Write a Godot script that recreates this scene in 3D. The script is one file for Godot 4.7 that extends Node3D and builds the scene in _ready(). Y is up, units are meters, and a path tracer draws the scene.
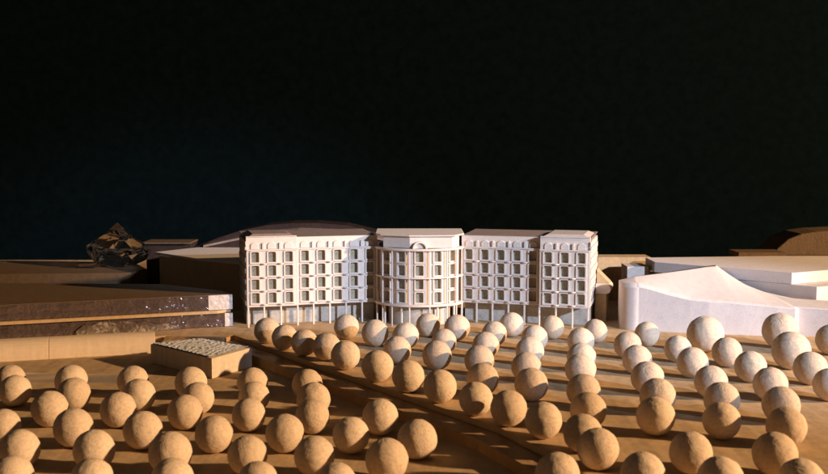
extends Node3D

# ------------------------------------------------------------------ helpers
var used := {}
var rng := RandomNumberGenerator.new()

func lin(r: float, g: float, b: float) -> Color:
	return Color(r, g, b).linear_to_srgb()

func numbered(called: String) -> String:
	var n: int = used.get(called, 0)
	used[called] = n + 1
	return called if n == 0 else "%s_%03d" % [called, n]

func newst() -> SurfaceTool:
	var st := SurfaceTool.new()
	st.begin(Mesh.PRIMITIVE_TRIANGLES)
	st.set_smooth_group(-1)
	return st

func tri(st: SurfaceTool, a: Vector3, b: Vector3, c: Vector3, out: Vector3) -> void:
	if (a - c).cross(a - b).dot(out) < 0.0:
		var t := b
		b = c
		c = t
	st.add_vertex(a)
	st.add_vertex(b)
	st.add_vertex(c)

func quad(st: SurfaceTool, a: Vector3, b: Vector3, c: Vector3, d: Vector3, out: Vector3) -> void:
	tri(st, a, b, c, out)
	tri(st, a, c, d, out)

func box(st: SurfaceTool, lo: Vector3, hi: Vector3) -> void:
	var p := []
	for i in 8:
		p.append(Vector3(hi.x if i & 1 else lo.x, hi.y if i & 2 else lo.y, hi.z if i & 4 else lo.z))
	quad(st, p[0], p[2], p[6], p[4], Vector3.LEFT)
	quad(st, p[1], p[3], p[7], p[5], Vector3.RIGHT)
	quad(st, p[0], p[1], p[5], p[4], Vector3.DOWN)
	quad(st, p[2], p[3], p[7], p[6], Vector3.UP)
	quad(st, p[0], p[1], p[3], p[2], Vector3.FORWARD)
	quad(st, p[4], p[5], p[7], p[6], Vector3.BACK)

func inset(poly: PackedVector2Array, d: float) -> PackedVector2Array:
	# moves every edge inwards by d (simple mitre)
	var out := PackedVector2Array()
	var n := poly.size()
	var s := -1.0 if Geometry2D.is_polygon_clockwise(poly) else 1.0
	for i in n:
		var a := (poly[i] - poly[(i + n - 1) % n]).normalized()
		var b := (poly[(i + 1) % n] - poly[i]).normalized()
		var na := Vector2(-a.y, a.x) * s
		var nb := Vector2(-b.y, b.x) * s
		var m := (na + nb)
		m = m / maxf(0.35, m.dot(na))
		out.append(poly[i] + m * d)
	if s < 0.0 and not Geometry2D.is_polygon_clockwise(out):
		return poly
	return out

# upright prism on a plan outline (x, z), with a chamfer along top and bottom rims
func prism(st: SurfaceTool, poly: PackedVector2Array, y0: float, y1: float, ch := 0.0) -> void:
	var n := poly.size()
	var inn := poly
	if ch > 0.0:
		inn = inset(poly, ch)
		# pick the inset that is really inside
		if absf(area(inn)) > absf(area(poly)):
			inn = inset(poly, -ch)
	var c := Vector2.ZERO
	for q in poly:
		c += q / n
	var cw := area(poly) > 0.0
	for i in n:
		var j := (i + 1) % n
		var e := poly[j] - poly[i]
		var o2 := Vector2(e.y, -e.x) if cw else Vector2(-e.y, e.x)
		var o := Vector3(o2.x, 0, o2.y).normalized()
		var a := poly[i]
		var b := poly[j]
		quad(st, Vector3(a.x, y0 + ch, a.y), Vector3(b.x, y0 + ch, b.y), Vector3(b.x, y1 - ch, b.y), Vector3(a.x, y1 - ch, a.y), o)
		if ch > 0.0:
			var ai := inn[i]
			var bi := inn[j]
			quad(st, Vector3(a.x, y1 - ch, a.y), Vector3(b.x, y1 - ch, b.y), Vector3(bi.x, y1, bi.y), Vector3(ai.x, y1, ai.y), o + Vector3.UP)
			quad(st, Vector3(a.x, y0 + ch, a.y), Vector3(b.x, y0 + ch, b.y), Vector3(bi.x, y0, bi.y), Vector3(ai.x, y0, ai.y), o + Vector3.DOWN)
	var idx := Geometry2D.triangulate_polygon(inn)
	for k in range(0, idx.size(), 3):
		var p := inn[idx[k]]
		var q := inn[idx[k + 1]]
		var r := inn[idx[k + 2]]
		tri(st, Vector3(p.x, y1, p.y), Vector3(q.x, y1, q.y), Vector3(r.x, y1, r.y), Vector3.UP)
		tri(st, Vector3(p.x, y0, p.y), Vector3(q.x, y0, q.y), Vector3(r.x, y0, r.y), Vector3.DOWN)

func area(poly: PackedVector2Array) -> float:
	var s := 0.0
	for i in poly.size():
		s += poly[i].cross(poly[(i + 1) % poly.size()])
	return s * 0.5

# a profile in x, y pushed through depth z0..z1
func extrude(st: SurfaceTool, poly: PackedVector2Array, z0: float, z1: float, ch := 0.0) -> void:
	var t := newst()
	prism(t, poly, z0, z1, ch)
	var am := t.commit().surface_get_arrays(0)
	var v: PackedVector3Array = am[Mesh.ARRAY_VERTEX]
	for k in range(0, v.size(), 3):
		# (x, depth, y) -> (x, y, depth); the swap mirrors, so turn the order
		st.add_vertex(Vector3(v[k].x, v[k].z, v[k].y))
		st.add_vertex(Vector3(v[k + 2].x, v[k + 2].z, v[k + 2].y))
		st.add_vertex(Vector3(v[k + 1].x, v[k + 1].z, v[k + 1].y))

func V2(a: Array) -> PackedVector2Array:
	var p := PackedVector2Array()
	for q in a:
		p.append(Vector2(q[0], q[1]))
	return p

# wall piece between two radii and two angles (0 = towards +z, positive to +x)
func arc_block(st: SurfaceTool, r0: float, r1: float, a0: float, a1: float, y0: float, y1: float, step := 4.0, ez := 1.0) -> void:
	var n := maxi(1, int(ceil((a1 - a0) / step)))
	for i in n:
		var s := deg_to_rad(lerpf(a0, a1, float(i) / n))
		var e := deg_to_rad(lerpf(a0, a1, float(i + 1) / n))
		var ds := Vector3(sin(s), 0, cos(s) * ez)
		var de := Vector3(sin(e), 0, cos(e) * ez)
		var m := (ds + de).normalized()
		var b := Vector3(0, y0, 0)
		var t := Vector3(0, y1, 0)
		quad(st, ds * r1 + b, de * r1 + b, de * r1 + t, ds * r1 + t, m)
		quad(st, ds * r0 + b, de * r0 + b, de * r0 + t, ds * r0 + t, -m)
		quad(st, ds * r0 + t, de * r0 + t, de * r1 + t, ds * r1 + t, Vector3.UP)
		quad(st, ds * r0 + b, de * r0 + b, de * r1 + b, ds * r1 + b, Vector3.DOWN)
		if i == 0:
			quad(st, ds * r0 + b, ds * r1 + b, ds * r1 + t, ds * r0 + t, ds - de)
		if i == n - 1:
			quad(st, de * r0 + b, de * r1 + b, de * r1 + t, de * r0 + t, de - ds)

func fin(st: SurfaceTool) -> ArrayMesh:
	st.generate_normals()
	return st.commit()

func obj(called: String, mesh: Mesh, m: Material, parent: Node = null, xf := Transform3D.IDENTITY) -> MeshInstance3D:
	var o := MeshInstance3D.new()
	o.mesh = mesh
	o.material_override = m
	o.transform = xf
	o.cast_shadow = GeometryInstance3D.SHADOW_CASTING_SETTING_ON
	if parent:
		o.name = called
		parent.add_child(o, true)
	else:
		o.name = numbered(called)
		add_child(o, true)
	return o

func tag(o: Node, label: String, category: String, group := "") -> void:
	o.set_meta("label", label)
	o.set_meta("category", category)
	if group != "":
		o.set_meta("group", group)

func struct(o: Node, label := "") -> void:
	o.set_meta("kind", "structure")
	if label != "":
		o.set_meta("label", label)

func thing(called: String, label: String, category: String, at := Vector3.ZERO, group := "") -> Node3D:
	var o := Node3D.new()
	o.name = numbered(called)
	add_child(o, true)
	o.position = at
	tag(o, label, category, group)
	return o

# ------------------------------------------------------------------ textures
func noise_img(seed_: int, freq: float, oct: int, size := 256, stretch := 1.0) -> Image:
	var n := FastNoiseLite.new()
	n.seed = seed_
	n.noise_type = FastNoiseLite.TYPE_SIMPLEX_SMOOTH
	n.frequency = freq
	n.fractal_octaves = oct
	var img := n.get_seamless_image(size, int(size / stretch), false, false, 0.15, true)
	if stretch != 1.0:
		img.resize(size, size, Image.INTERPOLATE_CUBIC)
	img.convert(Image.FORMAT_L8)
	return img

func colour_tex(img: Image, stops: Array) -> ImageTexture:
	# stops: [[position, linear colour], ...]; written as sRGB
	var lut := []
	for i in 256:
		var t := i / 255.0
		var c: Color = stops[-1][1]
		for k in stops.size() - 1:
			if t <= stops[k + 1][0]:
				var u := clampf((t - stops[k][0]) / maxf(1e-4, stops[k + 1][0] - stops[k][0]), 0, 1)
				c = (stops[k][1] as Color).lerp(stops[k + 1][1], u)
				break
		lut.append(c.linear_to_srgb())
	var w := img.get_width()
	var h := img.get_height()
	var src := img.get_data()
	var dst := PackedByteArray()
	dst.resize(w * h * 3)
	for i in w * h:
		var c: Color = lut[src[i]]
		dst[i * 3] = int(c.r * 255.0 + 0.5)
		dst[i * 3 + 1] = int(c.g * 255.0 + 0.5)
		dst[i * 3 + 2] = int(c.b * 255.0 + 0.5)
	var o := Image.create_from_data(w, h, false, Image.FORMAT_RGB8, dst)
	o.generate_mipmaps()
	return ImageTexture.create_from_image(o)

func normal_tex(img: Image, strength: float) -> ImageTexture:
	var o: Image = img.duplicate()
	o.convert(Image.FORMAT_RGBA8)
	o.bump_map_to_normal_map(strength)
	return ImageTexture.create_from_image(o)

func mix_img(a: Image, b: Image, t: float) -> Image:
	var da := a.get_data()
	var db := b.get_data()
	for i in da.size():
		da[i] = int(lerpf(da[i], db[i], t))
	return Image.create_from_data(a.get_width(), a.get_height(), false, Image.FORMAT_L8, da)

func mat(tex: Texture2D, nrm: Texture2D, nscale: float, rough: float, scale: Vector3, world := false) -> StandardMaterial3D:
	var m := StandardMaterial3D.new()
	m.albedo_texture = tex
	m.roughness = rough
	m.metallic_specular = 0.35
	m.uv1_triplanar = true
	m.uv1_world_triplanar = world
	m.uv1_scale = scale
	if nrm:
		m.normal_enabled = true
		m.normal_texture = nrm
		m.normal_scale = nscale
	return m

func plain(c: Color, rough: float) -> StandardMaterial3D:
	var m := StandardMaterial3D.new()
	m.albedo_color = c
	m.roughness = rough
	m.metallic_specular = 0.35
	return m

var M := {}

func make_materials() -> void:
	var fine := noise_img(11, 0.045, 4)
	var coarse := noise_img(12, 0.012, 3)
	var blend := mix_img(fine, coarse, 0.5)
	var grit := noise_img(13, 0.11, 3)
	var ng := normal_tex(grit, 3.0)
	var nf := normal_tex(fine, 4.0)
	# balls: tan pulp with paler rubbed places and a few dark specks
	var nball := normal_tex(mix_img(grit, noise_img(14, 0.05, 5), 0.5), 5.0)
	M.ball = []
	var bases := [Color(0.61, 0.485, 0.365), Color(0.65, 0.525, 0.40), Color(0.58, 0.455, 0.335)]
	for i in bases.size():
		var b: Color = bases[i]
		var bt := colour_tex(mix_img(noise_img(20 + i, 0.03, 4), grit, 0.35), [[0.0, b * 0.62], [0.28, b * 0.82], [0.5, b], [0.75, b * 1.1], [1.0, b * 1.2]])
		M.ball.append(mat(bt, nball, 0.75, 0.95, Vector3.ONE * 0.62))
	# kraft board of the ground, grain along x
	var grain := noise_img(31, 0.02, 4, 512, 16.0)
	var kg := mix_img(grain, noise_img(32, 0.03, 4, 512), 0.45)
	var kb := Color(0.50, 0.35, 0.20)
	var kt := colour_tex(kg, [[0.0, kb * 0.6], [0.3, kb * 0.86], [0.55, kb], [1.0, kb * 1.22]])
	M.kraft = mat(kt, normal_tex(kg, 3.0), 0.35, 0.82, Vector3(1.6, 1.6, 1.6), true)
	var lb := Color(0.40, 0.255, 0.13)
	var lt := colour_tex(kg, [[0.0, lb * 0.55], [0.35, lb * 0.85], [0.6, lb], [1.0, lb * 1.25]])
	M.lath = mat(lt, normal_tex(kg, 3.0), 0.3, 0.6, Vector3(3, 3, 3))
	var cb := Color(0.52, 0.37, 0.21)
	M.card = mat(colour_tex(kg, [[0.0, cb * 0.7], [0.4, cb * 0.92], [1.0, cb * 1.15]]), normal_tex(kg, 2.0), 0.3, 0.7, Vector3(4, 4, 4))
	var qb := Color(0.60, 0.51, 0.41)
	M.pale_card = mat(colour_tex(kg, [[0.0, qb * 0.65], [0.4, qb * 0.92], [1.0, qb * 1.2]]), normal_tex(kg, 3.0), 0.4, 0.7, Vector3(6, 6, 6))
	M.beam = mat(colour_tex(kg, [[0.0, Color(0.58, 0.46, 0.34)], [0.4, Color(0.66, 0.53, 0.40)], [1.0, Color(0.76, 0.62, 0.48)]]), normal_tex(kg, 2.0), 0.15, 0.38, Vector3(4, 4, 4))
	# white plastic card of the hotel
	var wb := Color(0.67, 0.605, 0.55)
	M.white = mat(colour_tex(blend, [[0.0, wb * 0.86], [0.5, wb], [1.0, wb * 1.06]]), ng, 0.22, 0.6, Vector3(9, 9, 9))
	M.roof = mat(colour_tex(blend, [[0.0, Color(0.20, 0.15, 0.13)], [0.5, Color(0.25, 0.19, 0.165)], [1.0, Color(0.3, 0.235, 0.205)]]), ng, 0.3, 0.7, Vector3(7, 7, 7))
	M.pale_roof = mat(colour_tex(blend, [[0.0, wb * 0.6], [0.5, wb * 0.74], [1.0, wb * 0.84]]), ng, 0.3, 0.7, Vector3(7, 7, 7))
	M.rough_white = mat(colour_tex(blend, [[0.0, wb * 0.62], [0.4, wb * 0.86], [1.0, wb]]), ng, 0.9, 0.8, Vector3(12, 12, 12))
	# polystyrene foam
	var fb := Color(0.70, 0.645, 0.625)
	var beads := noise_img(41, 0.09, 2)
	M.foam = mat(colour_tex(mix_img(beads, coarse, 0.5), [[0.0, fb * 0.78], [0.45, fb * 0.97], [1.0, fb * 1.06]]), normal_tex(beads, 3.0), 0.14, 0.9, Vector3(7, 7, 7))
	# window and shop-front sheets
	var pb := Color(0.36, 0.335, 0.25)
	M.pane = mat(colour_tex(blend, [[0.0, pb * 0.6], [0.5, pb], [1.0, pb * 1.4]]), null, 0, 0.35, Vector3(6, 6, 6))
	var sb := Color(0.42, 0.40, 0.36)
	M.shop = mat(colour_tex(blend, [[0.0, sb * 0.6], [0.5, sb], [1.0, sb * 1.3]]), null, 0, 0.35, Vector3(6, 6, 6))
	# dark brown boards
	var db := Color(0.13, 0.085, 0.05)
	M.dark = mat(colour_tex(mix_img(grit, coarse, 0.4), [[0.0, db * 0.6], [0.5, db], [1.0, db * 1.4]]), ng, 0.5, 0.75, Vector3(8, 8, 8))
	var gb := Color(0.038, 0.027, 0.025)
	M.gloss = mat(colour_tex(blend, [[0.0, gb * 0.7], [0.5, gb], [1.0, gb * 1.3]]), null, 0, 0.28, Vector3(4, 4, 4))
	M.gloss.metallic_specular = 0.3
	# crumpled shiny film on the board edges: one dull mauve metal tone, its creases mirror the lit model
	var flake := noise_img(52, 0.06, 4)
	var clump := noise_img(51, 0.011, 2).get_data()
	var fd := flake.get_data()
	for i in fd.size():
		fd[i] = mini(fd[i], clampi(int((clump[i] - 150) * 3.0 + 128), 0, 255))
	flake = Image.create_from_data(256, 256, false, Image.FORMAT_L8, fd)
	var film_base := Color(0.28, 0.22, 0.22)
	var crumple := mix_img(noise_img(53, 0.016, 3), flake, 0.3)
	M.foil = mat(colour_tex(flake, [[0.0, film_base * 0.85], [1.0, film_base * 1.1]]), normal_tex(crumple, 10.0), 1.0, 0.13, Vector3(5, 5, 5))
	M.foil.metallic = 0.75
	M.foil_white = mat(colour_tex(fine, [[0.0, Color(0.5, 0.46, 0.46)], [0.5, Color(0.78, 0.74, 0.72)], [1.0, Color(0.9, 0.87, 0.85)]]), normal_tex(fine, 6.0), 0.25, 0.35, Vector3(4, 4, 4))
	M.foil_white.metallic = 0.3
	M.scrap = mat(colour_tex(flake, [[0.0, Color(0.10, 0.075, 0.065)], [0.45, Color(0.17, 0.135, 0.115)], [0.6, Color(0.27, 0.23, 0.2)], [1.0, Color(0.42, 0.37, 0.33)]]), normal_tex(fine, 6.0), 0.5, 0.35, Vector3(5, 5, 5))
	var rb := Color(0.13, 0.085, 0.05)
	M.brown = mat(colour_tex(kg, [[0.0, rb * 0.6], [0.4, rb * 0.9], [1.0, rb * 1.2]]), ng, 0.3, 0.6, Vector3(4, 4, 4))
	# crinkled clear film over the small block
	var crk := noise_img(61, 0.03, 2, 256, 3.0)
	M.crinkle = mat(colour_tex(crk, [[0.0, Color(0.86, 0.89, 0.95)], [1.0, Color(0.9, 0.94, 0.99)]]), normal_tex(crk, 5.0), 0.6, 0.3, Vector3(14, 14, 14))
	M.crinkle.metallic = 0.15
	M.crinkle.metallic_specular = 0.8
	# glass crystal
	var g := StandardMaterial3D.new()
	g.albedo_color = Color(0.99, 0.97, 0.95, 0.0)
	g.roughness = 0.02
	g.transparency = BaseMaterial3D.TRANSPARENCY_ALPHA
	g.refraction_enabled = true
	g.refraction_scale = 0.05
	M.glass = g
	var fl := StandardMaterial3D.new()
	fl.albedo_color = Color(0.95, 0.93, 0.9, 0.18)
	fl.roughness = 0.08
	fl.transparency = BaseMaterial3D.TRANSPARENCY_ALPHA
	fl.metallic_specular = 0.8
	M.film = fl
	# backdrop cloth
	var bk := Color(0.0023, 0.0058, 0.0074)
	M.cloth = mat(colour_tex(mix_img(noise_img(71, 0.05, 5), grit, 0.4), [[0.0, bk * 0.5], [0.45, bk * 0.8], [1.0, bk * 1.2]]), null, 0, 1.0, Vector3(0.9, 0.9, 0.9), true)
	M.cloth.metallic_specular = 0.1

# ------------------------------------------------------------------ hotel
const GF := 0.068       # ground-floor height
const ST := 0.0418      # storey height
const CORN := 0.2352    # GF + 4 ST
const TOP := 0.2700

func ring_mesh(w: float, h: float, ow: float, oh: float, z0: float, z1: float, rad: float) -> ArrayMesh:
	# window surround: rounded opening in a rounded frame, centred on the opening
	var st := newst()
	var inn := rounded(w, h, rad)
	var out := rounded(ow, oh, rad * 1.25)
	var n := inn.size()
	for i in n:
		var j := (i + 1) % n
		var a := Vector3(inn[i].x, inn[i].y, 0)
		var b := Vector3(inn[j].x, inn[j].y, 0)
		var c := Vector3(out[i].x, out[i].y, 0)
		var d := Vector3(out[j].x, out[j].y, 0)
		var f := Vector3(0, 0, z1)
		var k := Vector3(0, 0, z0)
		quad(st, a + f, b + f, d + f, c + f, Vector3.BACK)
		quad(st, a + f, b + f, b + k, a + k, -(a + b))
		quad(st, c + f, d + f, d + k, c + k, c + d)
	return fin(st)

func rounded(w: float, h: float, r: float) -> PackedVector2Array:
	var p := PackedVector2Array()
	var cs := [Vector2(w / 2 - r, h / 2 - r), Vector2(-w / 2 + r, h / 2 - r), Vector2(-w / 2 + r * 0.4, -h / 2 + r * 0.4), Vector2(w / 2 - r * 0.4, -h / 2 + r * 0.4)]
	for q in 4:
		var rr := r if q < 2 else r * 0.4
		for k in 5:
			var a := PI / 2 * (q + k / 4.0)
			p.append(cs[q] + Vector2(cos(a), sin(a)) * rr)
	return p

func tomb_mesh(w: float, h: float, d: float) -> ArrayMesh:
	var p := PackedVector2Array([Vector2(-w / 2, 0), Vector2(w / 2, 0)])
	for k in 9:
		var a := PI * k / 8.0
		p.append(Vector2(cos(a) * w / 2, h - w * 0.36 + sin(a) * w * 0.36))
	var st := newst()
	extrude(st, p, 0, d, 0.0012)
	return fin(st)

func ledge_mesh(w: float, d: float, t: float) -> ArrayMesh:
	var p := PackedVector2Array()
	p.append(Vector2(-w / 2, 0))
	for k in 9:
		var u := k / 8.0
		p.append(Vector2(lerpf(-w / 2, w / 2, u), d * (0.45 + 0.55 * sin(PI * u))))
	p.append(Vector2(w / 2, 0))
	var st := newst()
	prism(st, p, 0, t, 0.0006)
	return fin(st)

func post_mesh(h: float, r: float) -> ArrayMesh:
	# square card post with chamfered arrises, slightly wider foot and head
	var st := newst()
	var c := r * 0.35
	var p := V2([[-r, -r + c], [-r + c, -r], [r - c, -r], [r, -r + c], [r, r - c], [r - c, r], [-r + c, r], [-r, r - c]])
	prism(st, p, 0, h)
	return fin(st)

var frame_m: ArrayMesh
var pane_m: ArrayMesh
var tomb_m: ArrayMesh
var ledge_m: ArrayMesh
var bracket_m: ArrayMesh
var post_m: ArrayMesh
var sill_m: ArrayMesh

func wing(hotel: Node3D, org: Vector3, e: Vector3, n: int, pav0: int, pav1: int, proud: float, left_end: bool) -> void:
	var L := (e - org).length()
	var ex := (e - org).normalized()
	var ez := ex.cross(Vector3.UP)
	var X := Transform3D(Basis(ex, Vector3.UP, ez), org)
	var p := L / n
	var ow := 0.0265
	var oh := 0.0348
	var wall := newst()
	var attic := newst()
	var corn := newst()
	for i in n:
		var inp := i >= pav0 and i < pav1
		var zp := proud if inp else 0.0
		var x0 := i * p
		var xc := x0 + p / 2
		# piers and spandrels round the four openings
		box(wall, Vector3(x0, GF, zp - 0.018), Vector3(xc - ow / 2, CORN, zp))
		box(wall, Vector3(xc + ow / 2, GF, zp - 0.018), Vector3(x0 + p, CORN, zp))
		var yb := GF
		for k in 5:
			var yc := GF + ST * (k + 0.5) + 0.0012
			var y1 := CORN if k == 4 else yc - oh / 2
			box(wall, Vector3(xc - ow / 2, yb, zp - 0.018), Vector3(xc + ow / 2, y1, zp))
			yb = yc + oh / 2
			if k == 4:
				break
			var f := obj("window", frame_m, M.white, hotel, X * Transform3D(Basis(), Vector3(xc, yc, zp)))
			obj("pane", pane_m, M.pane, f, Transform3D(Basis(), Vector3(0, 0, -0.0118)))
			obj("sill", sill_m, M.white, f, Transform3D(Basis(), Vector3(0, -0.0185, 0.0)))
		for k in 4:
			# bowed ledges on the piers at every floor line
			if i > 0 and i != pav0 and i != pav1:
				obj("ledge", ledge_m, M.white, hotel, X * Transform3D(Basis(), Vector3(x0, GF + ST * k - 0.001 + (0.001 if k else 0.0012), zp)))
		# attic: plain back wall with an arched dormer in each bay and a bracket between
		box(attic, Vector3(x0, CORN + 0.004, zp - 0.022), Vector3(x0 + p, TOP + (0.006 if inp else 0.003), zp - 0.009))
		obj("dormer", tomb_m, M.white, hotel, X * Transform3D(Basis(), Vector3(xc, CORN + 0.004, zp - 0.0095)))
		if i > 0 and i != pav0 and i != pav1:
			obj("bracket", bracket_m, M.white, hotel, X * Transform3D(Basis(), Vector3(x0, CORN + 0.004, zp - 0.0095)))
		box(corn, Vector3(x0, CORN, zp - 0.02), Vector3(x0 + p, CORN + 0.004, zp + 0.004))
		# the return between pavilion and wing
		if i == pav0 and i > 0:
			box(wall, Vector3(x0, GF, 0.0), Vector3(x0 + 0.006, CORN, zp - 0.018))
		if i == pav1 - 1 and i < n - 1:
			box(wall, Vector3(x0 + p - 0.006, GF, 0.0), Vector3(x0 + p, CORN, zp - 0.018))
	# slab under the storeys, posts in front, sheet behind
	var slab := newst()
	for i in n:
		var zp := proud if (i >= pav0 and i < pav1) else 0.0
		box(slab, Vector3(i * p, GF - 0.005, -0.06), Vector3((i + 1) * p, GF, zp + 0.003))
	obj("wall", fin(wall), M.white, hotel, X)
	obj("attic", fin(attic), M.white, hotel, X)
	obj("cornice", fin(corn), M.white, hotel, X)
	obj("floor_slab", fin(slab), M.white, hotel, X)
	for i in n + 1:
		var zp := proud if (i >= pav0 and i <= pav1) else 0.0
		obj("post", post_m, M.white, hotel, X * Transform3D(Basis(), Vector3(clampf(i * p, 0.003, L - 0.003), 0, zp - 0.002)))
	var sh := newst()
	box(sh, Vector3(0.004, 0, -0.05), Vector3(L - 0.004, GF - 0.005, -0.045))
	obj("shop_front", fin(sh), M.shop, hotel, X)
	# blank body behind, with end walls
	var core := newst()
	box(core, Vector3(0.004, 0, -0.215), Vector3(L - 0.004, GF - 0.006, -0.0505))
	box(core, Vector3(0.0, GF, -0.22), Vector3(L, CORN + 0.03, -0.023))
	obj("body", fin(core), M.rough_white, hotel, X)
	# stepped quoins on the outer end
	var endx := 0.0 if left_end else L
	var s := -1.0 if left_end else 1.0
	var q := newst()
	for k in 12:
		var y := GF + k * 0.0165
		var d := 0.004 if k % 2 == 0 else 0.0025
		box(q, Vector3(minf(endx, endx + s * d), y, -0.2), Vector3(maxf(endx, endx + s * d), y + 0.0145, proud - 0.004))
	obj("quoin_wall", fin(q), M.rough_white, hotel, X)
	# roofs
	var rf := newst()
	extrude_slope(rf, 0.0 if left_end else -0.0, L, TOP, TOP + 0.004, -0.0095, -0.225, 0.0028)
	obj("roof", fin(rf), M.roof, hotel, X)
	var pr := newst()
	var a := pav0 * p + 0.004
	var b := pav1 * p - 0.004
	if left_end:
		a = 0.004
	else:
		b = L - 0.004
	hip(pr, a, b, TOP + 0.0062, TOP + 0.0150, proud - 0.010, -0.17)
	obj("pavilion_roof", fin(pr), M.roof if left_end else M.pale_roof, hotel, X)
	var ev := newst()
	box(ev, Vector3(a - 0.004, TOP + 0.0062, proud - 0.024), Vector3(b + 0.004, TOP + 0.0086, proud - 0.006))
	obj("eave", fin(ev), M.white, hotel, X)

func extrude_slope(st: SurfaceTool, x0: float, x1: float, yf: float, yb: float, zf: float, zb: float, t: float) -> void:
	var p := [Vector3(x0, yf, zf), Vector3(x1, yf, zf), Vector3(x1, yb, zb), Vector3(x0, yb, zb)]
	var d := Vector3(0, t, 0)
	quad(st, p[0] + d, p[1] + d, p[2] + d, p[3] + d, Vector3.UP)
	quad(st, p[0], p[1], p[2], p[3], Vector3.DOWN)
	quad(st, p[0], p[1], p[1] + d, p[0] + d, Vector3.BACK)
	quad(st, p[3], p[2], p[2] + d, p[3] + d, Vector3.FORWARD)
	quad(st, p[0], p[3], p[3] + d, p[0] + d, Vector3.LEFT)
	quad(st, p[1], p[2], p[2] + d, p[1] + d, Vector3.RIGHT)

func hip(st: SurfaceTool, x0: float, x1: float, y0: float, y1: float, zf: float, zb: float) -> void:
	var i := 0.018
	var a := [Vector3(x0, y0, zf), Vector3(x1, y0, zf), Vector3(x1, y0, zb), Vector3(x0, y0, zb)]
	var b := [Vector3(x0 + i, y1, zf - 0.012), Vector3(x1 - i, y1, zf - 0.012), Vector3(x1 - i, y1, zb + i), Vector3(x0 + i, y1, zb + i)]
	quad(st, b[0], b[1], b[2], b[3], Vector3.UP)
	quad(st, a[0], a[1], b[1], b[0], Vector3.BACK)
	quad(st, a[2], a[3], b[3], b[2], Vector3.FORWARD)
	quad(st, a[1], a[2], b[2], b[1], Vector3.RIGHT)
	quad(st, a[3], a[0], b[0], b[3], Vector3.LEFT)
	quad(st, a[0], a[1], a[2], a[3], Vector3.DOWN)

# a place on the bowed front: angle, radius, flattening, height; +z of the result points outwards
func on_bow(deg: float, r: float, ez: float, y: float) -> Transform3D:
	var a := deg_to_rad(deg)
	return Transform3D(Basis(Vector3.UP, atan2(sin(a), cos(a) / ez)), Vector3(sin(a) * r, y, cos(a) * r * ez))

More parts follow.
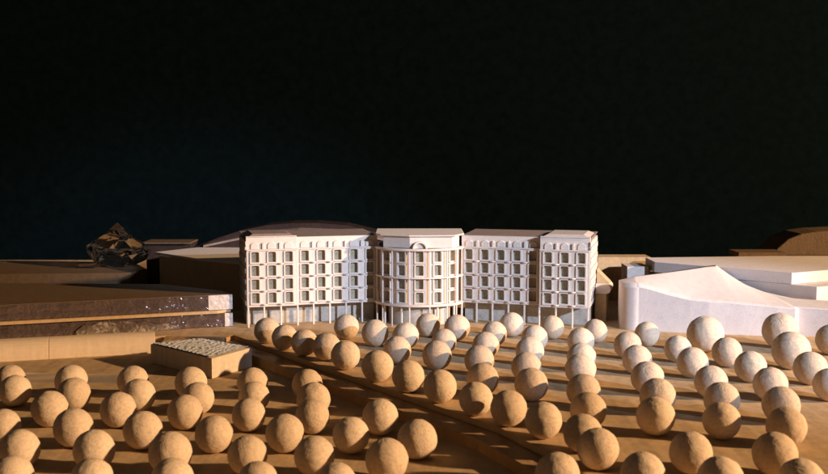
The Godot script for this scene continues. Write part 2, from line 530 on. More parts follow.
func rotunda(hotel: Node3D, c: Vector3) -> void:
	var X := Transform3D(Basis(), c)
	var EZ := 0.76
	var R := 0.124
	var RO := 0.135
	var wins := [-54.0, -26.5, 0.0, 26.5, 54.0]
	var half := 7.6
	var oh := 0.0348
	var wall := newst()
	var edges := [-88.0]
	for w in wins:
		edges.append(w - half)
		edges.append(w + half)
	edges.append(88.0)
	for k in range(0, edges.size(), 2):
		arc_block(wall, R - 0.018, R, edges[k], edges[k + 1], GF, CORN, 4.0, EZ)
	for w in wins:
		var yb := GF
		for k in 5:
			var yc := GF + ST * (k + 0.5) + 0.0012
			arc_block(wall, R - 0.018, R, w - half, w + half, yb, CORN if k == 4 else yc - oh / 2, 4.0, EZ)
			yb = yc + oh / 2
			if k == 4:
				break
			var t := X * on_bow(w, R - 0.0005, EZ, yc)
			var f := obj("window", frame_m, M.white, hotel, t)
			obj("pane", pane_m, M.pane, f, Transform3D(Basis(), Vector3(0, 0, -0.0118)))
			obj("sill", sill_m, M.white, f, Transform3D(Basis(), Vector3(0, -0.0185, 0.0)))
	obj("wall", fin(wall), M.white, hotel, X).set_meta("label", "round bowed middle wall of the hotel")
	for r in [[GF - 0.006, GF + 0.001], [GF + 2 * ST - 0.003, GF + 2 * ST + 0.0015], [CORN - 0.001, CORN + 0.005]]:
		var g := newst()
		arc_block(g, R - 0.002 if r[0] > GF else 0.06, RO + 0.004, -88, 88, r[0], r[1], 3.0, EZ)
		obj("ring_ledge", fin(g), M.white, hotel, X)
	var tall := post_mesh(CORN - 0.003, 0.0021)
	for a in [-79.0, -58.0, -39.0, -13.3, 13.3, 39.0, 58.0, 79.0]:
		var t := X * on_bow(a, RO, EZ, 0.0)
		obj("column", tall, M.white, hotel, t)
	for a in [-66.0, -28.0, 28.0, 66.0]:
		var t := X * on_bow(a, R - 0.006, EZ, 0.0)
		obj("post", post_m, M.white, hotel, t)
	var sh := newst()
	arc_block(sh, 0.090, 0.097, -88, 88, 0, GF - 0.0065, 4.0, EZ)
	obj("shop_front", fin(sh), M.shop, hotel, X)
	# inner body, faceted drum, overhanging roof plate
	var body := newst()
	prism(body, V2([[-0.07, -0.18], [0.07, -0.18], [0.07, 0.02], [0.035, 0.05], [-0.035, 0.05], [-0.07, 0.02]]), 0.0, GF - 0.0065)
	prism(body, V2([[-0.130, -0.18], [0.130, -0.18], [0.130, -0.010], [0.098, 0.02], [-0.098, 0.02], [-0.130, -0.010]]), GF, CORN)
	obj("body", fin(body), M.rough_white, hotel, X)
	var drum := newst()
	prism(drum, V2([[-0.116, -0.18], [0.116, -0.18], [0.124, 0.016], [0.100, 0.076], [-0.03, 0.087], [-0.112, 0.047]]), CORN + 0.0055, TOP + 0.006, 0.001)
	obj("drum", fin(drum), M.white, hotel, X)
	var rp := newst()
	prism(rp, V2([[-0.14, -0.17], [0.14, -0.17], [0.140, 0.016], [0.108, 0.083], [-0.032, 0.0935], [-0.121, 0.052], [-0.138, 0.016]]), TOP + 0.0065, TOP + 0.0115, 0.0018)
	obj("roof", fin(rp), M.white, hotel, X)
	# half-round arch on the drum
	var ar := newst()
	var pts := PackedVector2Array()
	for k in 13:
		var a := PI * k / 12.0
		pts.append(Vector2(cos(a) * 0.0225, sin(a) * 0.0225))
	for k in 13:
		var a := PI - PI * k / 12.0
		pts.append(Vector2(cos(a) * 0.0175, sin(a) * 0.0175))
	extrude(ar, pts, 0.0, 0.022, 0.0)
	var at := obj("arch", fin(ar), M.white, hotel, X * Transform3D(Basis(Vector3.UP, deg_to_rad(4)), Vector3(0.0, CORN + 0.0055, 0.0755)))
	var inf := newst()
	var half_disc := PackedVector2Array()
	for k in 13:
		var a := PI * k / 12.0
		half_disc.append(Vector2(cos(a) * 0.0173, sin(a) * 0.0173))
	extrude(inf, half_disc, 0.0, 0.013)
	obj("tympanum", fin(inf), M.white, at)

func build_hotel() -> void:
	frame_m = ring_mesh(0.0238, 0.0318, 0.0318, 0.0378, -0.0140, 0.0034, 0.0042)
	var ps := newst()
	box(ps, Vector3(-0.0130, -0.0172, -0.001), Vector3(0.0130, 0.0172, 0.001))
	pane_m = fin(ps)
	var ss := newst()
	box(ss, Vector3(-0.0160, -0.0022, 0.0005), Vector3(0.0160, -0.0006, 0.0045))
	sill_m = fin(ss)
	tomb_m = tomb_mesh(0.0250, 0.0205, 0.0042)
	ledge_m = ledge_mesh(0.0195, 0.0115, 0.0034)
	var br := newst()
	extrude(br, V2([[-0.003, 0], [0.003, 0], [0.003, 0.016], [0.0018, 0.019], [-0.0018, 0.019], [-0.003, 0.016]]), 0, 0.0065)
	bracket_m = fin(br)
	post_m = post_mesh(GF - 0.0045, 0.0028)
	var h := thing("hotel_model", "white architectural model hotel with two angled wings and round middle", "building model", Vector3.ZERO)
	wing(h, Vector3(-0.512, 0, 0.129), Vector3(-0.114, 0, 0.023), 8, 0, 3, 0.012, true)
	wing(h, Vector3(0.148, 0, 0.034), Vector3(0.537, 0, 0.140), 8, 5, 8, 0.028, false)
	rotunda(h, Vector3(0.017, 0, 0.030))

# ------------------------------------------------------------------ balls
func ball_mesh(seed_: int) -> ArrayMesh:
	var n := FastNoiseLite.new()
	n.seed = seed_
	n.frequency = 1.1
	n.fractal_octaves = 2
	var n2 := FastNoiseLite.new()
	n2.seed = seed_ + 50
	n2.frequency = 4.5
	n2.fractal_octaves = 3
	var nip := Vector3(0.25 * sin(seed_ * 2.1), 1, 0.25 * cos(seed_ * 1.3)).normalized()
	var seg := 56
	var rows := 30
	var st := SurfaceTool.new()
	st.begin(Mesh.PRIMITIVE_TRIANGLES)
	for r in rows + 1:
		var t := PI * r / rows
		for s in seg + 1:
			var a := TAU * (s % seg) / seg
			var d := Vector3(sin(t) * cos(a), cos(t), sin(t) * sin(a))
			var rad := 1.0 + 0.024 * n.get_noise_3dv(d * 1.6) + 0.012 * n2.get_noise_3dv(d * 2.2)
			# pressed pole where the pulp was pinched together
			var g := acos(clampf(d.dot(nip), -1, 1))
			rad += 0.012 * exp(-pow(g / 0.2, 2.0))
			st.add_vertex(d * rad)
	for r in rows:
		for s in seg:
			var i := r * (seg + 1) + s
			var j := i + seg + 1
			for k in [i, i + 1, j, i + 1, j + 1, j]:
				st.add_index(k)
	st.generate_normals()
	return st.commit()

const ORD := ["first", "second", "third", "fourth", "fifth", "sixth", "seventh", "eighth", "ninth", "tenth", "eleventh", "twelfth", "thirteenth"]

func build_balls() -> void:
	var meshes := []
	for i in 8:
		meshes.append(ball_mesh(100 + i * 7))
	# each line of balls: level of the ground, wording, [x, z, diameter] ...
	var lines := [
		[0.0, "tan ball, %s from the hotel along the raised diagonal step", [[-0.413, 0.384, 0.0731], [-0.351, 0.481, 0.0706], [-0.290, 0.551, 0.0706], [-0.226, 0.610, 0.0724], [-0.170, 0.717, 0.0727], [-0.086, 0.847, 0.0752], [-0.013, 0.946, 0.0732], [0.056, 1.039, 0.0723], [0.127, 1.143, 0.0699], [0.187, 1.221, 0.0722], [0.245, 1.305, 0.0701]]],
		[0.0, "pale ball, %s from left in the row nearest the hotel front", [[-0.194, 0.321, 0.0718], [-0.108, 0.425, 0.0748], [-0.023, 0.459, 0.0725], [0.041, 0.286, 0.0698], [0.123, 0.339, 0.0743], [0.223, 0.419, 0.0694], [0.284, 0.283, 0.0713], [0.396, 0.322, 0.0689], [0.511, 0.378, 0.0676], [0.645, 0.428, 0.0692]]],
		[0.0, "large white ball, %s from left in front of the white foam wedge", [[0.784, 0.505, 0.0982], [1.006, 0.448, 0.0975], [1.109, 0.541, 0.0823]]],
		[0.0, "tan ball behind the step line, %s just left of the hotel's round middle", [[-0.043, 0.652, 0.0712]]],
		[0.0, "tan ball, %s from front in the pair below the hotel's round middle", [[0.057, 0.718, 0.0731], [0.080, 0.522, 0.0668]]],
		[0.0, "tan ball, %s from front in column behind the ninth step ball", [[0.152, 0.973, 0.0723], [0.158, 0.775, 0.0726], [0.187, 0.588, 0.0704]]],
		[0.0, "tan ball, %s from front in column behind the last step ball", [[0.255, 1.024, 0.0728], [0.264, 0.848, 0.0705], [0.293, 0.666, 0.0721], [0.326, 0.492, 0.0716]]],
		[0.0, "tan ball, %s from front in the seven-ball column right of the step", [[0.315, 1.488, 0.0719], [0.305, 1.392, 0.0705], [0.342, 1.235, 0.0716], [0.359, 1.079, 0.0720], [0.387, 0.872, 0.0721], [0.412, 0.737, 0.0713], [0.444, 0.535, 0.0718]]],
		[0.0, "ball, %s from front in column just right of the seven-ball column", [[0.463, 1.283, 0.0737], [0.504, 1.129, 0.0745], [0.522, 0.962, 0.0738], [0.542, 0.767, 0.0717], [0.557, 0.589, 0.0717]]],
		[0.0, "ball, %s from front in second column right of the seven-ball column", [[0.581, 1.310, 0.0708], [0.629, 1.155, 0.0725], [0.653, 1.000, 0.0725], [0.666, 0.807, 0.0741], [0.677, 0.631, 0.0693]]],
		[0.0, "ball, %s from front in third column right of the seven-ball column", [[0.687, 1.354, 0.0729], [0.734, 1.199, 0.0740], [0.775, 1.024, 0.0739], [0.790, 0.850, 0.0739], [0.786, 0.687, 0.0753]]],
		[0.0, "pale ball, %s from front in the rightmost short column", [[0.904, 1.024, 0.0717], [0.921, 0.874, 0.0774], [0.937, 0.711, 0.0944]]],
		[0.0, "tan ball, %s from left in the nearest group right of the step", [[0.362, 1.619, 0.0703], [0.468, 1.509, 0.0718], [0.477, 1.645, 0.0715], [0.606, 1.520, 0.0739], [0.599, 1.654, 0.0711]]],
		[-0.036, "tan ball at the bottom edge beside the near end of the step%s", [[0.241, 1.522, 0.0755]]],
		[-0.036, "tan ball, %s from front along the left edge, lower field", [[-0.677, 1.518, 0.0691], [-0.721, 1.374, 0.0722], [-0.817, 1.214, 0.0676], [-0.905, 0.932, 0.0714], [-0.963, 0.814, 0.0692]]],
		[-0.036, "tan ball, %s from front in second column of the lower left field", [[-0.537, 1.536, 0.0700], [-0.582, 1.384, 0.0746], [-0.668, 1.241, 0.0765], [-0.767, 1.096, 0.0758], [-0.760, 0.968, 0.0737], [-0.808, 0.843, 0.0754]]],
		[-0.036, "tan ball, %s from front in third column of the lower left field", [[-0.402, 1.541, 0.0715], [-0.438, 1.406, 0.0772], [-0.528, 1.255, 0.0749], [-0.621, 1.103, 0.0745], [-0.612, 0.977, 0.0734], [-0.663, 0.842, 0.0731]]],
		[-0.036, "tan ball, %s from front in fourth column of the lower left field", [[-0.259, 1.546, 0.0679], [-0.299, 1.408, 0.0709], [-0.385, 1.278, 0.0721], [-0.477, 1.119, 0.0729], [-0.476, 1.000, 0.0715], [-0.522, 0.861, 0.0748]]],
		[-0.036, "tan ball, %s from front in fifth column of the lower left field", [[-0.128, 1.553, 0.0677], [-0.178, 1.416, 0.0724], [-0.249, 1.275, 0.0742], [-0.342, 1.133, 0.0693], [-0.355, 0.982, 0.0688], [-0.379, 0.856, 0.0715]]],
		[-0.036, "tan ball, %s from front in sixth column of the lower left field", [[-0.048, 1.441, 0.0758], [-0.121, 1.283, 0.0710], [-0.209, 1.149, 0.0708], [-0.220, 1.014, 0.0743], [-0.249, 0.868, 0.0711]]],
		[-0.036, "tan ball, %s from front in last pair below the diagonal step", [[0.006, 1.316, 0.0754], [-0.069, 1.159, 0.0745]]],
	]
	var count := 0
	for l in lines:
		var pts: Array = l[2]
		for k in pts.size():
			var d: float = pts[k][2]
			var r := d * 0.5
			var bm: Material = M.ball[rng.randi() % 3]
			var o := obj("tree_ball", meshes[rng.randi() % meshes.size()], bm)
			o.basis = Basis.from_euler(Vector3(rng.randf_range(-0.7, 0.7), rng.randf() * TAU, rng.randf_range(-0.7, 0.7))).scaled(Vector3(r, r, r))
			o.position = Vector3(pts[k][0], float(l[0]) + r * 0.985, pts[k][1])
			var label: String = l[1]
			if label.ends_with("step%s"):
				label = label % ""
			elif pts.size() == 1:
				label = label.replace(", %s", "")
			else:
				label = label % ORD[k]
			tag(o, label, "ball", "balls standing for trees on the model")
			count += 1

# ------------------------------------------------------------------ surroundings
func build_ground() -> void:
	# upper terrace: everything right of and behind the broken edge
	var edge := V2([[-2.6, 0.82], [-1.4, 0.473], [-0.72, 0.274], [-0.53, 0.262], [0.169, 1.236], [0.245, 1.40], [0.36, 1.70], [0.58, 2.3]])
	var up := PackedVector2Array(edge)
	up.append_array(V2([[3.2, 2.3], [3.2, -1.7], [-2.6, -1.7]]))
	var st := newst()
	prism(st, up, -0.06, 0.0, 0.0012)
	struct(obj("ground", fin(st), M.kraft), "tan board on which the model stands, raised right part")
	st = newst()
	prism(st, V2([[-2.6, -1.0], [1.2, -1.0], [1.2, 2.3], [-2.6, 2.3]]), -0.075, -0.0605)
	# lower level: a sheet left of the edge
	var lo := PackedVector2Array([Vector2(-2.6, 2.3), Vector2(-2.6, 0.822)])
	for q in edge.slice(1):
		lo.append(q + Vector2(-0.0015, 0.001))
	struct(obj("table", fin(st), M.dark))
	st = newst()
	prism(st, lo, -0.06, -0.036, 0.0006)
	struct(obj("lower_ground", fin(st), M.kraft))
	# lath lying along the foot of the step
	var a := V2([[-0.520, 0.276], [0.169, 1.236], [0.2445, 1.40], [0.262, 1.446]])
	var poly := PackedVector2Array()
	for q in a:
		poly.append(q + Vector2(-0.002, 0.0015))
	for k in range(a.size() - 1, -1, -1):
		poly.append(a[k] + Vector2(-0.048, 0.033))
	st = newst()
	prism(st, poly, -0.0365, -0.012, 0.001)
	var lath := obj("path_strip", fin(st), M.lath)
	struct(lath)

func edge_piece(st: SurfaceTool, a: Vector2, b: Vector2, y0: float, y1: float, t: float) -> void:
	# thin strip stuck on a vertical edge from a to b, on its +z side
	var n := (b - a).orthogonal().normalized()
	if n.y < 0:
		n = -n
	prism(st, PackedVector2Array([a, b, b + n * t, a + n * t]), y0, y1, 0.0008)

func build_left() -> void:
	# two thick boards with a card sheet between
	var f0 := Vector2(-2.1, 0.646)
	var f1 := Vector2(-0.559, 0.1145)
	var back := [[-0.615, 0.035], [-0.835, -0.11], [-1.375, -0.135], [-2.1, -0.15]]
	for k in 2:
		var y0 := 0.0 if k == 0 else 0.0525
		var y1 := 0.043 if k == 0 else 0.100
		var nm := "upper thick brown board with shiny crumpled edge at the left" if k == 1 else "lower thick brown board with shiny crumpled edge, under the card sheet"
		var t := thing("thick_board", nm, "board", Vector3(-1.2, y0, 0.1))
		var st := newst()
		var out := V2([[f0.x, f0.y], [f1.x, f1.y]] + back)
		for i in out.size():
			out[i] -= Vector2(-1.2, 0.1)
		prism(st, out, 0, y1 - y0, 0.0015)
		obj("panel", fin(st), M.dark, t)
		var off := Vector2(-1.2, 0.1)
		var w0 := f0.lerp(f1, 0.0)
		var w1 := f0.lerp(f1, 0.955 if k == 1 else 0.985)
		st = newst()
		edge_piece(st, w0 - off, w1 - off, 0.0018, y1 - y0 - 0.0018, 0.0025)
		obj("foil_edge", fin(st), M.foil, t)
		st = newst()
		edge_piece(st, w1 - off + (f1 - f0).normalized() * 0.0005, f1 - off, 0.001, y1 - y0 - 0.001, 0.003)
		obj("end_strip", fin(st), M.foil_white, t)
	var st2 := newst()
	prism(st2, V2([[-2.1, 0.662], [-0.60, 0.142], [-0.566, 0.108], [-0.62, 0.04], [-0.83, -0.1], [-2.1, -0.14]]), 0.0432, 0.0523, 0.001)
	tag(obj("card_sheet", fin(st2), M.card), "tan card sheet sandwiched between the two thick brown boards", "card sheet")
	# clear crumpled film hanging over the lower board edge
	st2 = newst()
	var fa := Vector2(-0.99, 0.268)
	var fb := Vector2(-0.715, 0.172)
	var torn := PackedVector2Array([Vector2(0, 0.0), Vector2(0.30, 0.0)])
	for k in 15:
		var u := 1.0 - k / 14.0
		torn.append(Vector2(u * 0.30, 0.012 + 0.022 * sin(PI * pow(u, 0.6)) + 0.004 * sin(u * 31.0)))
	extrude(st2, torn, 0.0, 0.003)
	var fm := obj("film_scrap", fin(st2), M.scrap, null, Transform3D(Basis(Vector3.UP, atan2(fa.y - fb.y, fb.x - fa.x)), Vector3(fa.x, 0.001, fa.y + 0.002)))
	tag(fm, "pale crumpled film scrap on the edge of the lower board", "film")
	# round-edged strip lying in front
	var bt := thing("rounded_strip", "long tan rounded strip lying in front of the thick boards", "wooden strip", Vector3(-0.945, -0.036, 0.376))
	var pr := PackedVector2Array([Vector2(-0.03, 0), Vector2(0.03, 0)])
	for k in 9:
		var a := PI * k / 8.0 * 0.5
		pr.append(Vector2(-0.020 + cos(a) * 0.050, 0.002 + sin(a) * 0.051))
	pr.append(Vector2(-0.03, 0.053))
	var dirv := Vector3(0.3825, 0, -0.117).normalized()
	for seg in [[-1.3, -0.081], [-0.080, 0.207]]:
		var s := newst()
		extrude(s, pr, seg[0], seg[1], 0.0008)
		# profile x -> towards the front, extrusion z -> along the strip
		var fr := Vector3(-dirv.z, 0, dirv.x)
		obj("length", fin(s), M.beam, bt, Transform3D(Basis(fr, Vector3.UP, dirv * 1.0), Vector3.ZERO))
	# flat strip behind the small block
	st2 = newst()
	prism(st2, V2([[-0.725, 0.282], [-0.545, 0.270], [-0.535, 0.285], [-0.555, 0.330], [-0.715, 0.350]]), -0.036, 0.001, 0.001)
	tag(obj("flat_strip", fin(st2), M.lath), "short flat brown strip behind the small card block", "strip")
	# small card block topped by crinkled clear film
	var k3 := thing("card_block", "small tan card block topped by shiny crinkled film", "block", Vector3(-0.5, -0.036, 0.60))
	var bp := V2([[-0.2164, -0.1222], [-0.0123, 0.0664], [0.0667, -0.0725], [-0.10, -0.20]])
	st2 = newst()
	prism(st2, bp, 0, 0.0525, 0.0015)
	obj("block_body", fin(st2), M.pale_card, k3)
	# film: a shallow crumpled sheet on top
	st2 = newst()
	var nz := FastNoiseLite.new()
	nz.seed = 5
	nz.frequency = 0.09
	var N := 60
	var g := []
	for i in N + 1:
		for j in N + 1:
			var u := i / float(N)
			var v := j / float(N)
			var q := (bp[0].lerp(bp[1], u)).lerp(bp[3].lerp(bp[2], u), v)
			q = q.lerp(Vector2(-0.065, -0.08), 0.06)
			# folds run from front to back, so that one flank of each faces the lamp
			var ph := q.x * 300.0 + q.y * 90.0 + 6.0 * nz.get_noise_2d(i * 0.6, j * 0.5)
			var yy := 0.0555 + 0.0009 * sin(ph) * (0.5 + 0.8 * absf(nz.get_noise_2d(i * 3.0, j * 2.0 + 40.0))) + 0.0006 * nz.get_noise_2d(i * 3.5, j * 2.6)
			g.append(Vector3(q.x, yy, q.y))
	for i in N:
		for j in N:
			var a: int = i * (N + 1) + j
			quad(st2, g[a], g[a + 1], g[a + N + 2], g[a + N + 1], Vector3.UP)
	obj("crinkled_film", fin(st2), M.crinkle, k3)
	# thin clear strip lying among the left balls
	st2 = newst()
	prism(st2, V2([[-1.05, 0.60], [-0.74, 0.62], [-0.66, 0.70], [-0.72, 0.715], [-1.05, 0.70]]), -0.0358, -0.0340, 0.0004)
	tag(obj("clear_strip", fin(st2), M.film), "thin clear plastic strip lying behind the back left balls", "plastic strip")
	# far low board and the crystal
	st2 = newst()
	prism(st2, V2([[-2.4, -0.30], [-1.02, -0.40], [-0.99, -0.52], [-1.10, -0.74], [-1.65, -0.80], [-2.4, -0.84]]), 0.0, 0.10, 0.0015)
	tag(obj("far_board", fin(st2), M.dark), "far brown board under the crystal at the left", "board")
	var c := thing("crystal", "clear faceted glass crystal pyramid on the far brown board", "crystal", Vector3(-1.125, 0.1002, -0.62))
	c.rotation.y = 0.35
	st2 = newst()
	# irregular cut: nine sides, each corner a little off, so that every facet turns its own way
	var rings := [[0.0, 0.066], [0.018, 0.100], [0.056, 0.124], [0.078, 0.110], [0.122, 0.052], [0.163, 0.004]]
	var jr := RandomNumberGenerator.new()
	jr.seed = 77
	var cr := []
	for q in rings.size():
		var line := []
		for k in 9:
			var a := TAU * (k + (0.5 if q % 2 else 0.0)) / 9.0
			var w: float = rings[q][1] * jr.randf_range(0.84, 1.08)
			var y: float = rings[q][0] + (jr.randf_range(-0.007, 0.007) if q > 0 and q < 5 else 0.0)
			line.append(Vector3(cos(a) * w, y, sin(a) * w * 0.85))
		cr.append(line)
	for q in rings.size() - 1:
		for k in 9:
			var k1 := (k + 1) % 9
			var p0: Vector3 = cr[q][k]
			var p1: Vector3 = cr[q][k1]
			var p2: Vector3 = cr[q + 1][k]
			var p3: Vector3 = cr[q + 1][k1]
			var o := p0 + p1 + p2 + p3
			o.y = 0.0
			if q % 2 == 0:
				tri(st2, p0, p1, p2, o)
				tri(st2, p1, p3, p2, o)
			else:
				tri(st2, p0, p1, p3, o)
				tri(st2, p0, p3, p2, o)
	for k in 9:
		tri(st2, Vector3.ZERO, cr[0][k], cr[0][(k + 1) % 9], Vector3.DOWN)
		tri(st2, Vector3(0, 0.1645, 0), cr[5][k], cr[5][(k + 1) % 9], Vector3.UP)
	obj("gem", fin(st2), M.glass, c)
	var gp := newst()
	box(gp, Vector3(-1.262, 0.1002, -0.60), Vector3(-1.195, 0.118, -0.54))
	tag(obj("glass_chip", fin(gp), M.glass), "small clear glass slab lying left of the crystal", "glass slab")
	# brown walled block with a pale roof plate
	var wb := thing("brown_block", "brown block with pale flat roof plate left of the hotel", "building model", Vector3(-0.75, 0, -0.25))
	st2 = newst()
	prism(st2, V2([[-0.18, -0.22], [0.02, -0.012], [0.175, 0.072], [0.25, -0.05], [0.13, -0.39], [-0.07, -0.41]]), 0.0, 0.156, 0.001)
	obj("block_body", fin(st2), M.card, wb)
	st2 = newst()
	prism(st2, V2([[-0.2035, -0.252], [0.0114, -0.021], [0.172, 0.080], [0.27, -0.04], [0.13, -0.41], [-0.077, -0.436]]), 0.1565, 0.165, 0.001)
	obj("roof_plate", fin(st2), M.white, wb)
	# curved dark building behind, in two tiers
	var cd := thing("curved_roof_building", "dark brown glossy building with curved roofline behind the hotel's left wing", "building model", Vector3(-0.45, 0, -0.8))
	var arc1 := V2([[-0.42, 0.0], [0.60, 0.0], [0.60, 0.13], [0.45, 0.170], [0.30, 0.212], [0.18, 0.240], [0.06, 0.249], [-0.04, 0.249], [-0.14, 0.240], [-0.24, 0.220], [-0.33, 0.191], [-0.42, 0.155]])
	st2 = newst()
	extrude(st2, arc1, -0.16, 0.0, 0.003)
	obj("back_tier", fin(st2), M.gloss, cd)
	var arc2 := V2([[-0.36, 0.0], [0.50, 0.0], [0.50, 0.16], [0.2, 0.215], [0.0, 0.222], [-0.12, 0.212], [-0.24, 0.19], [-0.36, 0.165]])
	st2 = newst()
	extrude(st2, arc2, 0.001, 0.13, 0.003)
	obj("front_tier", fin(st2), M.gloss, cd)
	st2 = newst()
	var rib := PackedVector2Array()
	for k in range(2, arc2.size()):
		rib.append(arc2[k] + Vector2(0, 0.001))
	for k in range(arc2.size() - 1, 1, -1):
		rib.append(arc2[k] + Vector2(0, 0.009))
	extrude(st2, rib, 0.002, 0.136)
	obj("roof_edge", fin(st2), M.roof, cd)
	var ds := thing("dark_slab", "dark brown slab between the crystal and the curved building", "block", Vector3(-0.95, 0, -0.8))
	st2 = newst()
	box(st2, Vector3(-0.10, 0, -0.06), Vector3(0.075, 0.172, 0.06))
	obj("slab_body", fin(st2), M.gloss, ds)
	st2 = newst()
	prism(st2, V2([[-0.115, -0.07], [0.075, -0.07], [0.075, 0.075], [-0.115, 0.075]]), 0.1725, 0.178, 0.001)
	obj("slab_top", fin(st2), M.brown, ds)

func build_right() -> void:
	# foam wedge: sloping top between a front edge and a back curve
	var fr := []
	var bk := []
	for k in 19:
		var t := PI / 2 * k / 18.0
		fr.append([0.674 - 0.046 * cos(t), 0.142 + 0.046 * sin(t), lerpf(0.136, 0.142, sin(t))])
		bk.append([0.634 + 0.045 * k / 18.0, 0.09 + 0.006 * sin(t), lerpf(0.140, 0.152, k / 18.0)])
	fr += [[0.70, 0.195, 0.135], [0.76, 0.212, 0.117], [0.819, 0.2286, 0.103], [0.87, 0.242, 0.098], [0.925, 0.2524, 0.095], [0.97, 0.262, 0.092], [1.02, 0.272, 0.089], [1.06, 0.281, 0.086], [1.110, 0.2913, 0.083], [1.1125, 0.268, 0.084], [1.25, 0.310, 0.081], [1.6, 0.42, 0.078]]
	bk += [[0.73, 0.075, 0.155], [0.80, 0.04, 0.159], [0.87, 0.0, 0.163], [0.94, -0.045, 0.167], [0.983, -0.07, 0.168], [1.00, -0.06, 0.154], [1.025, -0.04, 0.136], [1.05, -0.008, 0.118], [1.085, 0.035, 0.102], [1.10, 0.05, 0.097], [1.165, 0.115, 0.087], [1.6, 0.30, 0.080]]
	var st := newst()
	var nz := FastNoiseLite.new()
	nz.seed = 9
	nz.frequency = 1.0
	var rows := []
	var per := 10
	var across := 20
	for i in fr.size() - 1:
		for s in per:
			var u := s / float(per)
			var a := Vector3(fr[i][0], fr[i][2], fr[i][1]).lerp(Vector3(fr[i + 1][0], fr[i + 1][2], fr[i + 1][1]), u)
			var b := Vector3(bk[i][0], bk[i][2], bk[i][1]).lerp(Vector3(bk[i + 1][0], bk[i + 1][2], bk[i + 1][1]), u)
			rows.append([a, b])
	var grid := []
	for r in rows.size():
		var line := []
		var a: Vector3 = rows[r][0]
		var b: Vector3 = rows[r][1]
		# the rim is rounded at the left end and grows crisper to the right
		var bev := lerpf(0.012, 0.002, clampf((r - 170) / 60.0, 0, 1))
		var rim := a + (b - a).normalized() * bev
		for k in 9:
			line.append(Vector3(a.x, (a.y - bev) * k / 8.0, a.z))
		for k in across + 1:
			line.append(rim.lerp(b, k / float(across)))
		for k in range(8, -1, -1):
			line.append(Vector3(b.x, b.y * k / 9.0, b.z))
		for k in line.size():
			var q: Vector3 = line[k]
			var am := 0.0 if r < 186 else 0.00025
			if k == 9:
				am = 0.0 if r < 186 else 0.0008
			var j := Vector3(nz.get_noise_3dv(q * 170.0), nz.get_noise_3dv(q * 170.0 + Vector3(7, 0, 0)), nz.get_noise_3dv(q * 170.0 + Vector3(0, 9, 0))) * am
			if q.y < 0.001:
				j.y = 0.0
			line[k] = q + j
		grid.append(line)
	# ease the creases out of the top, keeping its rim
	for it in 60:
		for r in range(1, grid.size() - 1):
			for k in range(11, 9 + across - 1):
				var q: Vector3 = grid[r][k]
				q.y = lerpf(q.y, (grid[r - 1][k].y + grid[r + 1][k].y + grid[r][k - 1].y + grid[r][k + 1].y) * 0.25, 0.8)
				grid[r][k] = q
	for r in grid.size() - 1:
		for k in (grid[r] as Array).size() - 1:
			var o := Vector3.UP
			st.set_smooth_group(1)
			if k < 9:
				o = Vector3.BACK
				st.set_smooth_group(2)
				if k == 8:
					st.set_smooth_group(1)
			elif k > 9 + across - 1:
				o = Vector3.FORWARD
			quad(st, grid[r][k], grid[r + 1][k], grid[r + 1][k + 1], grid[r][k + 1], o)
	st.set_smooth_group(-1)
	# left end cap, bulging outwards
	var ln: Array = grid[0]
	for k in ln.size() - 1:
		var c := Vector3(0.634, 0.07, 0.088)
		tri(st, c, ln[k], ln[k + 1], Vector3.LEFT)
	var ft := thing("foam_wedge", "white polystyrene wedge with swooping top at the right", "foam block", Vector3.ZERO)
	obj("foam_body", fin(st), M.foam, ft)
	# stacked white plates behind
	st = newst()
	prism(st, V2([[1.231, 0.131], [1.75, -0.12], [1.75, -0.55], [0.95, -0.45], [0.86, -0.14], [1.045, -0.038]]), 0.0, 0.124, 0.001)
	tag(obj("foam_plate", fin(st), M.foam), "lower thick white foam plate, under the larger plate at right", "foam plate")
	st = newst()
	prism(st, V2([[1.175, 0.074], [1.75, -0.22], [1.75, -0.42], [1.279, -0.412], [0.82, -0.36], [0.82, -0.224], [1.019, -0.055]]), 0.1245, 0.160, 0.001)
	tag(obj("foam_plate", fin(st), M.foam), "upper white foam plate on top of the right stack", "foam plate")
	# tan block and pale block between hotel and foam
	st = newst()
	box(st, Vector3(0.66, 0, -0.5), Vector3(0.85, 0.156, -0.41))
	tag(obj("tan_block", fin(st), M.card), "tan card block between the hotel and the white foam", "block")
	st = newst()
	box(st, Vector3(0.735, 0, -0.36), Vector3(0.808, 0.140, -0.26))
	tag(obj("pale_block", fin(st), M.rough_white), "small grey-white block behind the left end of the foam wedge", "block")
	# annex against the hotel's right end
	var ex := Vector3(0.389, 0, 0.106).normalized()
	var X := Transform3D(Basis(ex, Vector3.UP, ex.cross(Vector3.UP)), Vector3(0.537, 0, 0.140))
	var an := thing("annex_model", "small tan annex with rounded white roof slab at hotel's right end", "building model")
	an.transform = X * Transform3D(Basis(), Vector3(0.006, 0, -0.15))
	st = newst()
	box(st, Vector3(0, 0, -0.06), Vector3(0.034, 0.088, 0.03))
	obj("annex_body", fin(st), M.card, an)
	st = newst()
	var rp := PackedVector2Array([Vector2(0.0, 0.088), Vector2(0.036, 0.0885)])
	for k in 7:
		var a := -PI / 2 + PI * k / 6.0
		rp.append(Vector2(0.036 + cos(a) * 0.012, 0.1035 + sin(a) * 0.0145))
	rp.append(Vector2(0.0, 0.118))
	extrude(st, rp, -0.065, 0.034, 0.001)
	obj("roof_slab", fin(st), M.white, an)
	st = newst()
	extrude(st, V2([[0.0, 0.1185], [0.042, 0.1185], [0.0, 0.160]]), -0.06, 0.0, 0.0008)
	obj("roof_wedge", fin(st), M.card, an)
	# far brown mound and slab
	var mo := thing("curved_mound", "brown building with curved roofline behind the right foam plates", "building model", Vector3(1.75, 0, -1.15))
	st = newst()
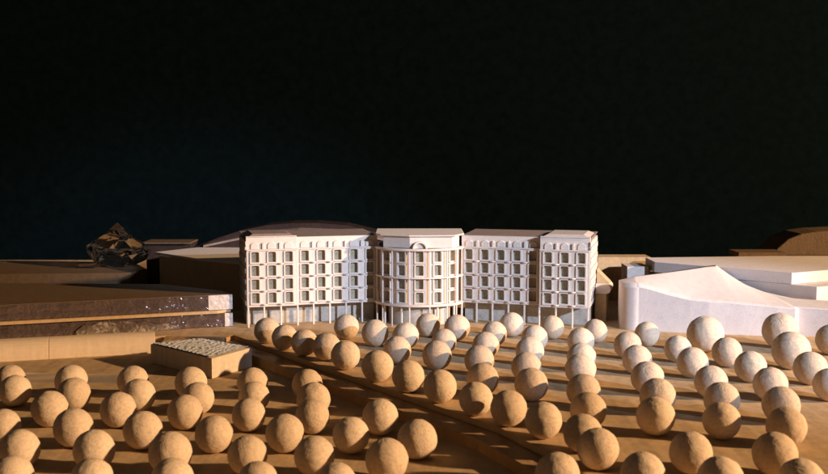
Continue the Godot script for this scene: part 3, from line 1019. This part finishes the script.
	extrude(st, V2([[-0.20, 0], [0.45, 0], [0.45, 0.15], [0.30, 0.18], [0.12, 0.192], [0.0, 0.186], [-0.07, 0.176], [-0.13, 0.152], [-0.175, 0.112], [-0.20, 0.085]]), -0.2, 0.0, 0.003)
	obj("mound_body", fin(st), M.brown, mo)
	st = newst()
	extrude(st, V2([[-0.24, 0.0], [0.45, 0.0], [0.45, 0.085], [-0.24, 0.085]]), 0.001, 0.08, 0.001)
	obj("mound_step", fin(st), M.brown, mo)
	var fs := thing("far_slab", "flat brown slab left of the curved mound at far right", "block", Vector3(1.42, 0, -1.0))
	st = newst()
	box(st, Vector3(-0.065, 0, -0.05), Vector3(0.10, 0.10, 0.06))
	obj("slab_body", fin(st), M.brown, fs)
	st = newst()
	prism(st, V2([[-0.085, -0.06], [0.11, -0.06], [0.11, 0.075], [-0.085, 0.075]]), 0.1005, 0.118, 0.001)
	obj("slab_top", fin(st), M.dark, fs)

func build_backdrop() -> void:
	# cloth hanging behind the board, with shallow folds
	var st := newst()
	var N := 90
	for i in N:
		var p := []
		for k in 2:
			var x := lerpf(-4.5, 4.5, (i + k) / float(N))
			p.append(Vector2(x, -1.95 + 0.006 * sin(x * 1.7)))
		var a := Vector3(p[0].x, -0.4, p[0].y)
		var b := Vector3(p[1].x, -0.4, p[1].y)
		var u := Vector3(0, 3.2, 0)
		quad(st, a, b, b + u, a + u, Vector3.BACK)
		var bk := Vector3(0, 0, -0.01)
		quad(st, a + bk, b + bk, b + u + bk, a + u + bk, Vector3.FORWARD)
	struct(obj("backdrop", fin(st), M.cloth), "dark green-black cloth behind the model")

func lamp_at(target: Vector3, az: float, el: float, dist: float) -> Vector3:
	var a := deg_to_rad(az)
	var e := deg_to_rad(el)
	return target + Vector3(cos(e) * cos(a), sin(e), cos(e) * sin(a)) * dist

func spot(called: String, target: Vector3, az: float, el: float, dist: float, irr: float, c: Color, half: float, soft: float, size: float) -> void:
	var l := SpotLight3D.new()
	l.name = called
	add_child(l)
	l.position = lamp_at(target, az, el, dist)
	l.look_at_from_position(l.position, target, Vector3.UP)
	l.light_energy = irr * dist * dist
	l.light_color = c
	l.spot_angle = half
	l.spot_angle_attenuation = soft
	l.spot_range = dist * 2.5
	l.spot_attenuation = 2.0
	l.light_size = size
	l.shadow_enabled = true

func _ready() -> void:
	rng.seed = 4711
	var cam := Camera3D.new()
	cam.name = "camera"
	add_child(cam)
	cam.position = Vector3(0, 0.55, 3.16)
	cam.rotation = Vector3(-atan(0.09), 0, 0)
	cam.fov = rad_to_deg(2.0 * atan(0.237))
	cam.near = 0.05
	cam.far = 60.0
	cam.current = true
	# focused on the hotel, the nearest balls a touch soft
	var lens := CameraAttributesPhysical.new()
	lens.frustum_focal_length = 12.0 / 0.237
	lens.frustum_focus_distance = 2.85
	lens.frustum_near = 0.05
	lens.frustum_far = 60.0
	lens.exposure_aperture = 8.0
	cam.attributes = lens
	var we := WorldEnvironment.new()
	we.name = "environment"
	var env := Environment.new()
	env.background_mode = Environment.BG_COLOR
	env.background_color = lin(0.034, 0.027, 0.022)
	env.tonemap_mode = Environment.TONE_MAPPER_LINEAR
	env.tonemap_exposure = 1.0
	env.sdfgi_enabled = true
	env.ssao_enabled = true
	env.ssil_enabled = true
	we.environment = env
	add_child(we)
	# warm lamp over the whole model, cool one with a soft edge on its back half
	spot("warm_lamp", Vector3(0.0, 0.0, 0.9), 15.5, 17.0, 11.0, 2.0, lin(1.0, 0.63, 0.33), 28.0, 0.25, 0.14)
	spot("cool_lamp", Vector3(0.48, 0.30, 0.16), 50.0, 16.5, 6.5, 1.5, lin(0.68, 0.78, 1.0), 8.5, 0.85, 0.09)

	make_materials()
	build_ground()
	build_backdrop()
	build_hotel()
	build_left()
	build_right()
	build_balls()
